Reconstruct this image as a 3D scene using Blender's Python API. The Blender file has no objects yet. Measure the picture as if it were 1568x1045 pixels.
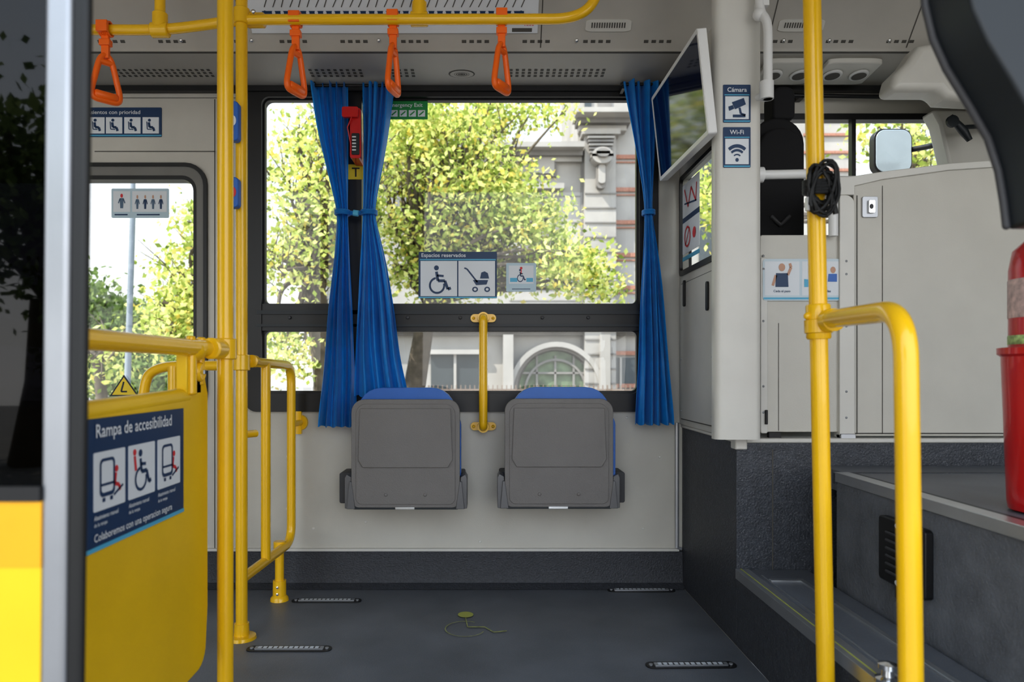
import bpy, math, random
import numpy as np
from mathutils import Vector, Matrix
random.seed(7); np.random.seed(7)
F=1120.0; CZ=0.85; U0=745.0; V0=570.0
def X(u,d): return (u-U0)*d/F
def Z(v,d): return CZ+(V0-v)*d/F
def P(u,v,d): return Vector((X(u,d),d,Z(v,d)))
WY=2.9
# ------------------------------------------------------------ materials
def mat(name,col,rough=0.5,metal=0.0,var=0.06,scale=8.0,bump=0.0,bscale=60.0,spec=0.5,coat=0.0,spots=None):
    m=bpy.data.materials.new(name); m.use_nodes=True
    nt=m.node_tree; b=nt.nodes['Principled BSDF']
    tc=nt.nodes.new('ShaderNodeTexCoord')
    n=nt.nodes.new('ShaderNodeTexNoise'); n.inputs['Scale'].default_value=scale; n.inputs['Detail'].default_value=4
    nt.links.new(tc.outputs['Object'],n.inputs['Vector'])
    r=nt.nodes.new('ShaderNodeValToRGB')
    r.color_ramp.elements[0].position=0.3; r.color_ramp.elements[1].position=0.7
    c=list(col)
    r.color_ramp.elements[0].color=[max(0,x*(1-var)) for x in c]+[1]
    r.color_ramp.elements[1].color=[min(1,x*(1+var)) for x in c]+[1]
    nt.links.new(n.outputs['Fac'],r.inputs['Fac'])
    out=r.outputs['Color']
    if spots:
        n2=nt.nodes.new('ShaderNodeTexNoise'); n2.inputs['Scale'].default_value=spots[1]; n2.inputs['Detail'].default_value=2
        nt.links.new(tc.outputs['Object'],n2.inputs['Vector'])
        r2=nt.nodes.new('ShaderNodeValToRGB'); r2.color_ramp.elements[0].position=0.60; r2.color_ramp.elements[1].position=0.68
        nt.links.new(n2.outputs['Fac'],r2.inputs['Fac'])
        mx=nt.nodes.new('ShaderNodeMixRGB'); nt.links.new(r2.outputs['Color'],mx.inputs['Fac'])
        nt.links.new(out,mx.inputs['Color1']); mx.inputs['Color2'].default_value=list(spots[0])+[1]
        out=mx.outputs['Color']
    nt.links.new(out,b.inputs['Base Color'])
    b.inputs['Roughness'].default_value=rough; b.inputs['Metallic'].default_value=metal
    b.inputs['Specular IOR Level'].default_value=spec
    b.inputs['Coat Weight'].default_value=coat
    if bump>0:
        nb=nt.nodes.new('ShaderNodeTexNoise'); nb.inputs['Scale'].default_value=bscale; nb.inputs['Detail'].default_value=3
        nt.links.new(tc.outputs['Object'],nb.inputs['Vector'])
        bp=nt.nodes.new('ShaderNodeBump'); bp.inputs['Strength'].default_value=bump; bp.inputs['Distance'].default_value=0.004
        nt.links.new(nb.outputs['Fac'],bp.inputs['Height']); nt.links.new(bp.outputs['Normal'],b.inputs['Normal'])
    return m
def glassmat(name,fac=0.07,tint=(1,1,1)):
    m=bpy.data.materials.new(name); m.use_nodes=True; nt=m.node_tree; nt.nodes.clear()
    o=nt.nodes.new('ShaderNodeOutputMaterial'); mx=nt.nodes.new('ShaderNodeMixShader')
    t=nt.nodes.new('ShaderNodeBsdfTransparent'); t.inputs[0].default_value=list(tint)+[1]
    g=nt.nodes.new('ShaderNodeBsdfGlossy'); g.inputs['Roughness'].default_value=0.02
    mx.inputs[0].default_value=fac
    nt.links.new(t.outputs[0],mx.inputs[1]); nt.links.new(g.outputs[0],mx.inputs[2]); nt.links.new(mx.outputs[0],o.inputs[0])
    return m
def leafmat(name,cols):
    m=bpy.data.materials.new(name); m.use_nodes=True; nt=m.node_tree; nt.nodes.clear()
    o=nt.nodes.new('ShaderNodeOutputMaterial'); ge=nt.nodes.new('ShaderNodeNewGeometry')
    r=nt.nodes.new('ShaderNodeValToRGB'); 
    els=r.color_ramp.elements
    while len(els)<len(cols): els.new(0.5)
    for i,c in enumerate(cols):
        els[i].position=i/(len(cols)-1); els[i].color=list(c)+[1]
    nt.links.new(ge.outputs['Random Per Island'],r.inputs['Fac'])
    d=nt.nodes.new('ShaderNodeBsdfDiffuse'); t=nt.nodes.new('ShaderNodeBsdfTranslucent')
    nt.links.new(r.outputs[0],d.inputs[0]); nt.links.new(r.outputs[0],t.inputs[0])
    a=nt.nodes.new('ShaderNodeMixShader'); a.inputs[0].default_value=0.45
    nt.links.new(d.outputs[0],a.inputs[1]); nt.links.new(t.outputs[0],a.inputs[2]); nt.links.new(a.outputs[0],o.inputs[0])
    return m
def clothmat(name,col,tr):
    m=mat(name,col,0.45,var=0.10,scale=20,bump=0.2,bscale=400); nt=m.node_tree
    b=nt.nodes['Principled BSDF']; o=[n for n in nt.nodes if n.type=='OUTPUT_MATERIAL'][0]
    b.inputs['Sheen Weight'].default_value=0.2
    t=nt.nodes.new('ShaderNodeBsdfTranslucent'); t.inputs[0].default_value=list(col)+[1]
    a=nt.nodes.new('ShaderNodeMixShader'); a.inputs[0].default_value=tr
    nt.links.new(b.outputs[0],a.inputs[1]); nt.links.new(t.outputs[0],a.inputs[2]); nt.links.new(a.outputs[0],o.inputs[0])
    return m
CREAM=mat('cream_panel',(0.56,0.54,0.485),0.42,bump=0.08,bscale=250,var=0.03)
CREAM2=mat('cream_trim',(0.63,0.615,0.57),0.35,var=0.03)
CEIL=mat('ceiling_plastic',(0.45,0.43,0.39),0.5,var=0.03)
SEAM=mat('panel_seam',(0.10,0.095,0.085),0.7)
VINYL=mat('dark_vinyl',(0.045,0.048,0.056),0.5,bump=0.8,bscale=160,var=0.2,scale=120)
VINYLS=mat('dark_speckled_vinyl',(0.054,0.059,0.070),0.45,bump=0.6,bscale=150,var=0.2,scale=40,spots=((0.13,0.135,0.15),230))
VINYLL=mat('left_lit_step_vinyl',(0.15,0.16,0.18),0.45,bump=0.5,bscale=120,var=0.2,scale=14,spots=((0.20,0.21,0.23),260))  # lighter base colour imitates light from the left on the platform face
FLOOR=mat('floor_vinyl',(0.155,0.165,0.185),0.42,var=0.18,scale=4,bump=0.15,bscale=200,spots=((0.21,0.22,0.235),350))
YEL=mat('yellow_paint',(0.88,0.52,0.01),0.26,var=0.04,scale=6,coat=0.4)
YELP=mat('yellow_panel',(0.86,0.55,0.01),0.4,var=0.08,scale=3,bump=0.1,bscale=20)
BLK=mat('black_frame',(0.012,0.012,0.013),0.4)
RUB=mat('black_rubber',(0.012,0.012,0.012),0.5)
BLUE=clothmat('blue_curtain_cloth',(0.007,0.25,0.66),0.32)
BLUE2=mat('blue_plastic',(0.03,0.14,0.48),0.4)
GREYS=mat('seat_grey_plastic',(0.18,0.17,0.163),0.48,bump=0.3,bscale=350,var=0.04)
DGREY=mat('dark_grey_plastic',(0.06,0.06,0.065),0.5)
MGREY=mat('bracket_grey_metal',(0.14,0.14,0.145),0.4,metal=0.3)
DARKP=mat('charcoal_plastic',(0.016,0.021,0.026),0.45)
SEATB=mat('driver_seat_fabric',(0.010,0.010,0.012),0.8)
ORG=mat('orange_plastic',(0.95,0.17,0.012),0.35)
RED=mat('red_paint',(0.55,0.010,0.012),0.3,coat=0.4)
WHITE=mat('white_plastic',(0.75,0.75,0.74),0.35,var=0.02)
SWHITE=mat('sticker_white',(0.72,0.75,0.78),0.5,var=0.02)
SBLUE=mat('sticker_pale_blue',(0.50,0.63,0.70),0.5,var=0.02)
SPALE=mat('sticker_off_white_blue',(0.58,0.67,0.72),0.5,var=0.02)
NAVY=mat('sticker_navy',(0.012,0.045,0.12),0.45,var=0.04)
SLATE=mat('sticker_slate',(0.10,0.16,0.24),0.5)
CYAN=mat('sticker_cyan',(0.10,0.42,0.62),0.45)
SRED=mat('sticker_red',(0.65,0.04,0.05),0.5)
SYEL=mat('sticker_yellow',(0.85,0.62,0.03),0.5)
SGRN=mat('sticker_green',(0.02,0.28,0.07),0.5)
GREYL=mat('light_grey_metal',(0.45,0.46,0.48),0.35,metal=0.6)
GREYM=mat('window_gasket_grey',(0.20,0.195,0.18),0.5)
ALU=mat('aluminium',(0.62,0.63,0.64),0.3,metal=0.85,bump=0.1,bscale=100)
ALUD=mat('door_post_aluminium',(0.36,0.37,0.39),0.35,metal=0.7)
CHROME=mat('chrome',(0.8,0.8,0.8),0.15,metal=1)
SKIN=mat('sticker_skin',(0.55,0.32,0.22),0.5)
FLYEL=mat('floor_paint_yellow',(0.46,0.48,0.12),0.6)
FLFAINT=mat('floor_paint_worn',(0.38,0.40,0.16),0.6,var=.3,scale=60)
SCREEN=mat('tv_screen_glass',(0.006,0.012,0.04),0.06,spec=0.45)
GLASS=glassmat('window_glass',0.04,(0.97,0.99,0.98))
TINT=glassmat('tinted_door_glass',0.035,(0.05,0.05,0.06))
MIRR=mat('mirror_face',(0.62,0.72,0.82),0.12,metal=0.35)  # pale blue base colour stands in for a bright reflection
# ------------------------------------------------------------ builder
class B:
    def __init__(s): s.v=[]; s.f=[]; s.mi=[]; s.mats=[]
    def m(s,mt):
        if mt not in s.mats: s.mats.append(mt)
        return s.mats.index(mt)
    def add(s,vs,fs,mt):
        k=len(s.v); i=s.m(mt)
        s.v+= [tuple(p) for p in vs]
        for f in fs: s.f.append([a+k for a in f]); s.mi.append(i)
    def box(s,x0,x1,y0,y1,z0,z1,mt):
        vs=[(x,y,z) for x in (x0,x1) for y in (y0,y1) for z in (z0,z1)]
        s.add(vs,[(0,1,3,2),(4,6,7,5),(0,4,5,1),(2,3,7,6),(0,2,6,4),(1,5,7,3)],mt)
    def prism(s,m,pts,h0,h1,mt):
        n=len(pts)
        vs=[m(a,b,h0) for a,b in pts]+[m(a,b,h1) for a,b in pts]
        fs=[list(range(n)),list(range(2*n-1,n-1,-1))]+[(i,(i+1)%n,n+(i+1)%n,n+i) for i in range(n)]
        s.add(vs,fs,mt)
    def flat(s,m,pts,h,mt): s.add([m(a,b,h) for a,b in pts],[list(range(len(pts)))],mt)
    def rect(s,m,a0,a1,b0,b1,h,mt): s.flat(m,[(a0,b0),(a1,b0),(a1,b1),(a0,b1)],h,mt)
    def ell(s,m,a,b,ra,rb,h,mt,n=20): s.flat(m,[(a+ra*math.cos(t*2*math.pi/n),b+rb*math.sin(t*2*math.pi/n)) for t in range(n)],h,mt)
    def ring(s,m,a,b,ra,rb,k,h,mt,n=24,t0=0,t1=2*math.pi):
        for i in range(n):
            p=t0+(t1-t0)*i/n; q=t0+(t1-t0)*(i+1)/n
            s.flat(m,[(a+ra*math.cos(p),b+rb*math.sin(p)),(a+ra*math.cos(q),b+rb*math.sin(q)),(a+ra*k*math.cos(q),b+rb*k*math.sin(q)),(a+ra*k*math.cos(p),b+rb*k*math.sin(p))],h,mt)
    def line(s,m,pts,w,h,mt,asp=1.0):
        for (a,b),(c,d) in zip(pts[:-1],pts[1:]):
            dx,dy=(c-a),(d-b)*asp; L=math.hypot(dx,dy) or 1
            nx,ny=-dy/L*w/2,dx/L*w/2/asp
            s.flat(m,[(a+nx,b+ny),(c+nx,d+ny),(c-nx,d-ny),(a-nx,b-ny)],h,mt)
    def frame(s,m,outer,inner,h0,h1,mt):
        n=len(outer)
        vs=[m(a,b,h0) for a,b in outer]+[m(a,b,h0) for a,b in inner]+[m(a,b,h1) for a,b in outer]+[m(a,b,h1) for a,b in inner]
        fs=[]
        for i in range(n):
            j=(i+1)%n
            fs+=[(i,j,n+j,n+i),(2*n+i,3*n+i,3*n+j,2*n+j),(i,2*n+i,2*n+j,j),(n+i,n+j,3*n+j,3*n+i)]
        s.add(vs,fs,mt)
    def tube(s,pts,r,mt,n=14,closed=False):
        pts=[Vector(p) for p in pts]; N=len(pts)
        rs=r if isinstance(r,(list,tuple)) else [r]*N
        T=[]
        for i in range(N):
            if closed: t=pts[(i+1)%N]-pts[i-1]
            else: t=pts[min(i+1,N-1)]-pts[max(i-1,0)]
            T.append(t.normalized())
        up=Vector((0,0,1)) if abs(T[0].z)<0.9 else Vector((1,0,0))
        a=T[0].cross(up).normalized(); vs=[]
        for i in range(N):
            a=(a-T[i]*a.dot(T[i])).normalized(); b=T[i].cross(a)
            for k in range(n):
                q=2*math.pi*k/n; vs.append(pts[i]+(a*math.cos(q)+b*math.sin(q))*rs[i])
        fs=[]
        M=N if closed else N-1
        for i in range(M):
            j=(i+1)%N
            for k in range(n): fs.append((i*n+k,i*n+(k+1)%n,j*n+(k+1)%n,j*n+k))
        if not closed: fs+= [list(range(n-1,-1,-1)),list(range((N-1)*n,N*n))]
        s.add(vs,fs,mt)
    def lathe(s,prof,c,mt,n=28,axis='z'):
        vs=[];K=len(prof)
        for r,h in prof:
            for k in range(n):
                q=2*math.pi*k/n; a,b=r*math.cos(q),r*math.sin(q)
                p={'z':(a,b,h),'y':(a,h,b),'x':(h,a,b)}[axis]
                vs.append((c[0]+p[0],c[1]+p[1],c[2]+p[2]))
        fs=[(i*n+k,i*n+(k+1)%n,(i+1)*n+(k+1)%n,(i+1)*n+k) for i in range(K-1) for k in range(n)]
        fs+=[list(range(n)),list(range((K-1)*n,K*n))]
        s.add(vs,fs,mt)
    def sph(s,c,r,mt,n=14):
        rr=r if isinstance(r,(tuple,list)) else (r,r,r)
        vs=[];fs=[]
        for i in range(n//2+1):
            p=math.pi*i/(n//2)
            for k in range(n):
                q=2*math.pi*k/n
                vs.append((c[0]+rr[0]*max(math.sin(p),1e-3)*math.cos(q),c[1]+rr[1]*max(math.sin(p),1e-3)*math.sin(q),c[2]+rr[2]*math.cos(p)))
        for i in range(n//2):
            for k in range(n): fs.append((i*n+k,i*n+(k+1)%n,(i+1)*n+(k+1)%n,(i+1)*n+k))
        s.add(vs,fs,mt)
    def text(s,m,a,b,size,body,h,mt,flip=1,align='LEFT',wx=1.0,rot=0.0):
        cu=bpy.data.curves.new('t','FONT'); cu.body=body; cu.size=1; cu.align_x=align; cu.offset=0.012; cu.resolution_u=3
        ob=bpy.data.objects.new('t',cu); bpy.context.scene.collection.objects.link(ob)
        dg=bpy.context.evaluated_depsgraph_get(); me=ob.evaluated_get(dg).to_mesh()
        cr,sr=math.cos(rot),math.sin(rot)
        vs=[]
        for v in me.vertices:
            x,y=v.co.x*wx*size,v.co.y*size
            x,y=x*cr-y*sr,x*sr+y*cr
            vs.append(m(a+x,b+y*flip,h))
        fs=[list(p.vertices) for p in me.polygons]
        s.add(vs,fs,mt)
        bpy.data.objects.remove(ob); bpy.data.curves.remove(cu)
    def done(s,name,bevel=0,parent=None,recalc=True,segs=2,sharp=38):
        me=bpy.data.meshes.new(name); me.from_pydata(s.v,[],s.f)
        for mt in s.mats: me.materials.append(mt)
        me.polygons.foreach_set('material_index',s.mi)
        if recalc:
            import bmesh
            bm=bmesh.new(); bm.from_mesh(me); bmesh.ops.recalc_face_normals(bm,faces=bm.faces); bm.to_mesh(me); bm.free()
        me.polygons.foreach_set('use_smooth',[True]*len(me.polygons))
        me.set_sharp_from_angle(angle=math.radians(sharp)); me.update()
        ob=bpy.data.objects.new(name,me); bpy.context.scene.collection.objects.link(ob)
        if parent: ob.parent=parent
        if bevel:
            md=ob.modifiers.new('bevel','BEVEL'); md.width=bevel; md.segments=segs; md.limit_method='ANGLE'; md.angle_limit=math.radians(50)
        return ob
def empty(name,loc=(0,0,0)):
    e=bpy.data.objects.new(name,None); e.empty_display_size=0.1; bpy.context.scene.collection.objects.link(e); return e
def fil(pts,r,n=8):
    pts=[Vector(p) for p in pts]; out=[pts[0]]
    for i in range(1,len(pts)-1):
        a,b,c=pts[i-1],pts[i],pts[i+1]
        ra=min(r,(a-b).length*0.49); rc=min(r,(c-b).length*0.49)
        p=b+(a-b).normalized()*ra; q=b+(c-b).normalized()*rc
        for k in range(n+1):
            t=k/n; out.append(p*(1-t)**2+b*2*t*(1-t)+q*t*t)
    out.append(pts[-1]); return out
def rr(x0,x1,y0,y1,r,n=6):
    if not isinstance(r,(list,tuple)): r=[r]*4
    out=[]; sx=1 if x1>x0 else -1; sy=1 if y1>y0 else -1
    for (cx,cy,a0,q) in ((x0,y0,180,r[0]),(x1,y0,270,r[1]),(x1,y1,0,r[2]),(x0,y1,90,r[3])):
        ccx=cx+(q*sx if cx==x0 else -q*sx); ccy=cy+(q*sy if cy==y0 else -q*sy)
        for k in range(n+1):
            t=math.radians(a0+90*k/n); out.append((ccx+q*math.cos(t)*sx,ccy+q*math.sin(t)*sy))
    return out
def mw(d): return lambda u,v,h: Vector((X(u,d),d-h,Z(v,d)))
def mxz(y): return lambda x,z,h: Vector((x,y-h,z))
def mL(x,y0,y1,z0,z1): return lambda s,t,h: Vector((x+h,y0+s*(y1-y0),z0+t*(z1-z0)))
def mR(x,y0,y1,z0,z1): return lambda s,t,h: Vector((x-h,y0+s*(y1-y0),z0+t*(z1-z0)))
def sub(m,x0,y0,sx,sy): return lambda s,t,h: m(x0+s*sx,y0+t*sy,h)
# ------------------------------------------------------------ icons
def ic_wheel(b,m,h,c,alt=None):
    b.ell(m,.40,.86,.08,.08,h,alt or c)
    b.line(m,[(.40,.74),(.45,.45),(.68,.45),(.78,.18),(.88,.22)],.09,h,c)
    b.line(m,[(.42,.62),(.64,.60)],.07,h,c)
    b.ring(m,.42,.30,.27,.27,.76,h,c,t0=math.radians(100),t1=math.radians(375))
def ic_stroll(b,m,h,c):
    b.line(m,[(.12,.85),(.2,.82),(.52,.38)],.05,h,c)
    b.flat(m,[(.38,.45),(.85,.45),(.80,.30),(.48,.28)],h,c)
    b.flat(m,[(.60,.50),(.88,.50),(.84,.68),(.74,.74),(.64,.70)],h,c)
    b.ring(m,.45,.14,.09,.09,.5,h,c,16); b.ring(m,.82,.14,.09,.09,.5,h,c,16)
def ic_seat(b,m,h,c):
    b.ell(m,.42,.84,.10,.10,h,c); b.line(m,[(.38,.70),(.42,.38),(.66,.36),(.74,.12)],.16,h,c); b.line(m,[(.24,.75),(.28,.24),(.58,.22)],.06,h,c)
def ic_bus(b,m,h,c,r):
    o=rr(.10,.66,.16,.92,.12); i=rr(.16,.60,.24,.86,.08)
    n=len(o)
    for k in range(n):
        j=(k+1)%n; b.flat(m,[o[k],o[j],i[j],i[k]],h,c)
    b.line(m,[(.14,.40),(.62,.40)],.05,h,c); b.line(m,[(.2,.10),(.3,.10)],.08,h,c); b.line(m,[(.48,.10),(.58,.10)],.08,h,c)
    b.ell(m,.72,.66,.07,.07,h,r); b.line(m,[(.70,.58),(.66,.36),(.82,.32),(.86,.2)],.08,h,r); b.line(m,[(.62,.14),(.98,.30)],.05,h,c)
def ic_man(b,m,h,c,hd=None):
    b.ell(m,.5,.84,.11,.12,h,hd or c); b.flat(m,[(.34,.70),(.66,.70),(.62,.10),(.38,.10)],h,c); b.line(m,[(.36,.66),(.22,.40)],.09,h,c); b.line(m,[(.64,.66),(.78,.40)],.09,h,c)

# ============================================================ SHELL
def holes_wall(b,y0,y1,x0,x1,z0,z1,holes,mt):
    xs=sorted(set([x0,x1]+[h[0] for h in holes]+[h[1] for h in holes]))
    for a,c in zip(xs[:-1],xs[1:]):
        mid=(a+c)/2; cuts=sorted([(h[2],h[3]) for h in holes if h[0]<mid<h[1]]); z=z0
        for p,q in cuts:
            if p>z: b.box(a,c,y0,y1,z,p,mt)
            z=q
        if z<z1: b.box(a,c,y0,y1,z,z1,mt)
wx0,wx1,wz0,wz1=X(383,WY),X(1001,WY),Z(626,WY),Z(137,WY)
lx0,lx1,lz0,lz1=-2.2,X(310,WY),Z(622,WY),Z(262,WY)
rx0,rx1,rz0,rz1=0.80,2.0,1.22,1.86
b=B(); holes_wall(b,WY,WY+0.07,-3.2,2.5,-0.3,2.3,[(wx0+.02,wx1-.02,wz0+.02,wz1-.02),(lx0+.01,lx1-.015,lz0+.015,lz1-.015),(rx0,rx1,rz0,rz1)],CREAM)
m=mw(WY)
b.line(m,[(145,232),(330,232)],1.5,.001,SEAM); b.line(m,[(145,150),(395,150)],1,.001,SEAM)
b.line(m,[(329,152),(329,850)],1.5,.001,SEAM)
for u,v in [(455,640),(620,700),(560,800),(960,640),(985,810),(735,830),(480,810),(1010,700),(340,250),(340,500),(440,700),(440,780)]:
    b.lathe([(0.001,-.003),(.005,-.002),(.006,0)],(X(u,WY),WY,Z(v,WY)),CREAM2,10,'y')
b.done('wall_far')
b=B(); b.box(-3.2,.774,0.25,WY,-.08,0,FLOOR); b.done('floor')
b=B(); b.box(2.5,2.56,.3,WY,-.3,2.3,CREAM); b.done('wall_right')
b=B(); b.box(-3.25,-3.2,.3,WY,-.3,2.3,CREAM); b.done('wall_left')
b=B(); prof=[(WY,0.145),(WY-.012,0.14),(WY-.014,.05),(WY-.022,.02),(WY-.05,.002),(WY,.0)]
vs=[(x,y,z) for x in (-3.2,.774) for y,z in prof]; n=len(prof)
b.add(vs,[(i,(i+1)%n,n+(i+1)%n,n+i) for i in range(n)]+[list(range(n)),list(range(n,2*n))],VINYL)
b.box(-3.2,.76,WY-.016,WY,.142,.152,CREAM2); b.done('baseboard_far')
b=B(); prof=[(WY,1.975),(2.62,2.0),(2.618,2.012),(2.45,2.2),(2.2,2.3),(-.05,2.3),(-.05,2.36),(WY+.07,2.36),(WY+.07,2.3),(WY,2.3)]
n=len(prof); vs=[(x,y,z) for x in (-3.2,2.5) for y,z in prof]
b.add(vs,[(i,(i+1)%n,n+(i+1)%n,n+i) for i in range(n)]+[list(range(n)),list(range(n,2*n))],CEIL)
def mlow(x,s,h): return Vector((x,WY-.28*s,1.975+.025*s-h))
def msl(x,t,h): return Vector((x,2.618-.168*t-.746*h,2.012+.188*t-.666*h))
b.box(-3.2,2.5,WY-.03,WY-.001,1.955,1.976,BLK)
def slots(x0,x1,rows,n,s0,hs=.05):
    for r in range(rows):
        for i in range(n):
            xx=x0+(x1-x0)*i/n; b.rect(mlow,xx,xx+(x1-x0)/n*.5,s0+r*hs*1.6,s0+r*hs*1.6+hs,.001,SEAM)
for a,c in [(175,330),(475,560),(600,640),(780,930)]:
    slots(X(a,2.78),X(c,2.78),3,int((c-a)/9),.34)
b.ell(mlow,X(707,2.78),.42,.05,.11,.001,SEAM,24)
for i in range(5): b.ring(mlow,X(707,2.78),.42,.009*(i+1),.02*(i+1),.8,.002,CEIL)
for i in range(150):
    xx=-1.6+i*.027
    if (i//4)%2==0: b.rect(msl,xx,xx+.016,.065,.105,.001,SEAM)
for xx in (X(828,2.58),X(370,2.58),1.0,1.5): b.rect(msl,xx,xx+.004,0,1,.001,SEAM)
b.rect(mlow,-3.2,2.5,.955,.985,.0015,SEAM)
for u,v in [(883,68),(580,68),(385,72),(277,75),(1270,70),(1362,72),(1200,68)]:
    xx=X(u,2.6); p=msl(xx,.1,0); b.sph(p,.008,CHROME,10)
for u in (932,1228):
    xx=X(u,2.56); b.prism(msl,rr(xx-.08,xx+.08,.22,.38,.03),.0,.004,CREAM2)
    for i in range(14): b.rect(msl,xx-.06+i*.0088,xx-.055+i*.0088,.27,.34,.005,SEAM)
b.done('ceiling')
# route map
b=B(); x0,x1=X(386,2.58),X(823,2.58)
b.prism(msl,[(x0,.2),(x1,.2),(x1,.98),(x0,.98)],.001,.005,SWHITE)
def route(t,k=30):
    b.rect(msl,x0+.05,x1-.05,t-.022,t+.022,.0065,NAVY)
    for i in range(k+1):
        xx=x0+.06+(x1-x0-.12)*i/k; b.ell(msl,xx,t,.006,.03,.0075,SWHITE if i not in(0,k) else NAVY,12)
        b.line(msl,[(xx,t+.07),(xx+.02,t+.20+.08*random.random())],.0035,.0065,SEAM)
        if i%4==2: b.rect(msl,xx-.012,xx+.014,t-.13,t-.09,.0065,SEAM)
route(.47); route(.82)
b.text(msl,x1-.05,.30,.018,'1234',.0065,SRED); b.rect(msl,x1-.09,x1-.02,.22,.27,.0065,SEAM)
b.done('route_map_sign')

# ============================================================ WINDOWS
def mxy(x,z,h): return Vector((x,WY-h,z))
b=B()
b.frame(mxy,rr(wx0-.015,wx1+.015,wz0-.012,wz1+.012,.045),rr(wx0+.05,wx1-.06,wz0+.06,wz1-.035,.03),-.05,.018,BLK)
zb0,zb1=Z(507,WY),Z(466,WY)
b.box(wx0+.03,wx1-.03,WY-.012,WY+.04,zb0,zb1,BLK)
b.box(wx0+.03,wx1-.03,WY-.02,WY-.01,Z(482,WY),Z(476,WY),DARKP); b.box(wx0+.03,wx1-.03,WY-.02,WY-.01,Z(501,WY),Z(497,WY),DARKP)
b.box(X(533,WY),X(555,WY),WY-.02,WY+.04,wz0,wz1,BLK)
for u in (445,520,625,705,830,900): b.lathe([(0.001,-.006),(.006,-.004),(.007,0)],(X(u,WY),WY-.018,Z(487,WY)),DGREY,10,'y')
for a,c,e,g in [(399,540,148,470),(548,980,148,470),(399,540,503,604),(548,980,503,604)]:
    b.frame(m,rr(a,c,g,e,8),rr(a+6,c-5,g-5,e+5,8),-.03,-.005,BLK)
b.rect(m,400,978,150,603,-.025,GLASS)
b.done('window_1',sharp=30)
b=B()
lo=rr(lx0-.02,lx1+.022,lz0-.03,lz1+.03,.085)
b.frame(mxy,lo,rr(lx0,lx1+.008,lz0-.016,lz1+.016,.075),-.0,.014,BLK)
b.frame(mxy,rr(lx0,lx1+.008,lz0-.016,lz1+.016,.075),rr(lx0+.01,lx1-.022,lz0+.01,lz1-.02,.055),-.03,.007,GREYM)
b.frame(mxy,rr(lx0+.01,lx1-.022,lz0+.01,lz1-.02,.055),rr(lx0+.02,lx1-.032,lz0+.02,lz1-.036,.045),-.05,.010,BLK)
b.rect(mxy,lx0,lx1,lz0,lz1,-.025,GLASS); b.done('window_2',sharp=30)
b=B()
b.frame(mxy,rr(rx0-.0,rx1+.01,rz0-.012,rz1+.012,.03),rr(rx0+.01,rx1-.02,rz0+.012,rz1-.012,.03),-.03,.012,BLK)
for x in (1.13,X(1306,WY)): b.box(x-.008,x+.008,WY-.008,WY+.02,rz0,rz1,BLK)
b.box(1.13,2.0,WY-.012,WY+.04,1.60,1.625,WHITE)
b.rect(mxy,rx0,rx1,rz0,rz1,-.025,GLASS); b.done('window_3',sharp=30)
b=B(); b.tube([(1.2,WY-.04,Z(152,WY)),(1.95,WY-.04,Z(156,WY))],.008,BLK); b.box(1.22,1.24,WY-.04,WY,1.92,1.94,BLK); b.box(1.9,1.92,WY-.04,WY,1.91,1.93,BLK); b.done('sun_blind_rail')

# signs on walls/windows
b=B(); b.prism(m,rr(130,248,210,165,1.5),0.001,.003,NAVY); b.text(m,134,175,8,'Asientos con prioridad',.004,SWHITE,flip=-1,wx=1.1)
for i,u in enumerate((136,163,191,219)):
    b.rect(m,u,u+25,180,205,.004,SWHITE); ic_seat(b,sub(m,u+1,204,23,-23),.005,NAVY)
b.rect(m,136,248,207,209,.004,CYAN); b.done('priority_seat_sign')
mg=mw(WY+.015)
b=B(); b.prism(mg,rr(171,259,334,289,2),0,.002,SBLUE)
for u,w in ((174,26),(203,53)):
    b.rect(mg,u,u+w,293,325,.003,SWHITE)
ic_man(b,sub(mg,178,322,18,-26),.004,SLATE,SRED)
for i in range(4): ic_man(b,sub(mg,205+i*12,323,12,-25),.004,NAVY if i%2 else SLATE,SKIN)
b.rect(mg,176,196,328,330,.003,NAVY); b.rect(mg,210,245,328,330,.003,NAVY); b.done('window_notice_sticker')
b=B(); b.flat(mg,[(168,607),(213,607),(190,574)],.001,BLK); b.flat(mg,[(172,605),(209,605),(190,578)],.002,SYEL); b.line(mg,[(190,585),(186,600),(195,600)],2.4,.003,BLK); b.done('warning_triangle_sticker')
b=B(); b.prism(mg,rr(592,655,183,155,1),0,.002,SGRN); b.text(mg,594,164,8.5,'Emergency Exit',.003,SWHITE,flip=-1,wx=1.0)
for i in range(4): b.rect(mg,598+i*14,609+i*14,169,179,.003,SWHITE); b.line(mg,[(600+i*14,177),(607+i*14,171)],2,.004,SGRN)
b.done('emergency_exit_sign')
b=B(); b.prism(mg,rr(641,761,457,386,2),0,.003,NAVY); b.text(mg,645,394,8.4,'Espacios reservados',.004,SWHITE,flip=-1)
b.rect(mg,643,759,397,399,.004,CYAN)
for u in (644,702): b.rect(mg,u,u+56,400,454,.004,SWHITE)
ic_wheel(b,sub(mg,650,452,46,-48),.005,NAVY); ic_stroll(b,sub(mg,705,450,50,-46),.005,NAVY)
b.rect(mg,641,761,455,457,.004,CYAN); b.done('reserved_space_sign')
b=B(); b.prism(mg,rr(775,821,447,403,2),0,.002,SBLUE); b.rect(mg,779,817,407,435,.003,SWHITE)
ic_wheel(b,sub(mg,789,433,18,-22),.004,NAVY); b.ell(mg,798,411,2,2,.004,SRED); b.line(mg,[(798,413),(798,420)],1.5,.004,SRED)
b.rect(mg,781,792,426,432,.004,CYAN); b.rect(mg,806,816,426,432,.004,CYAN); b.line(mg,[(784,443),(812,443)],1,.003,NAVY); b.done('window_notice_sticker')
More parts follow.
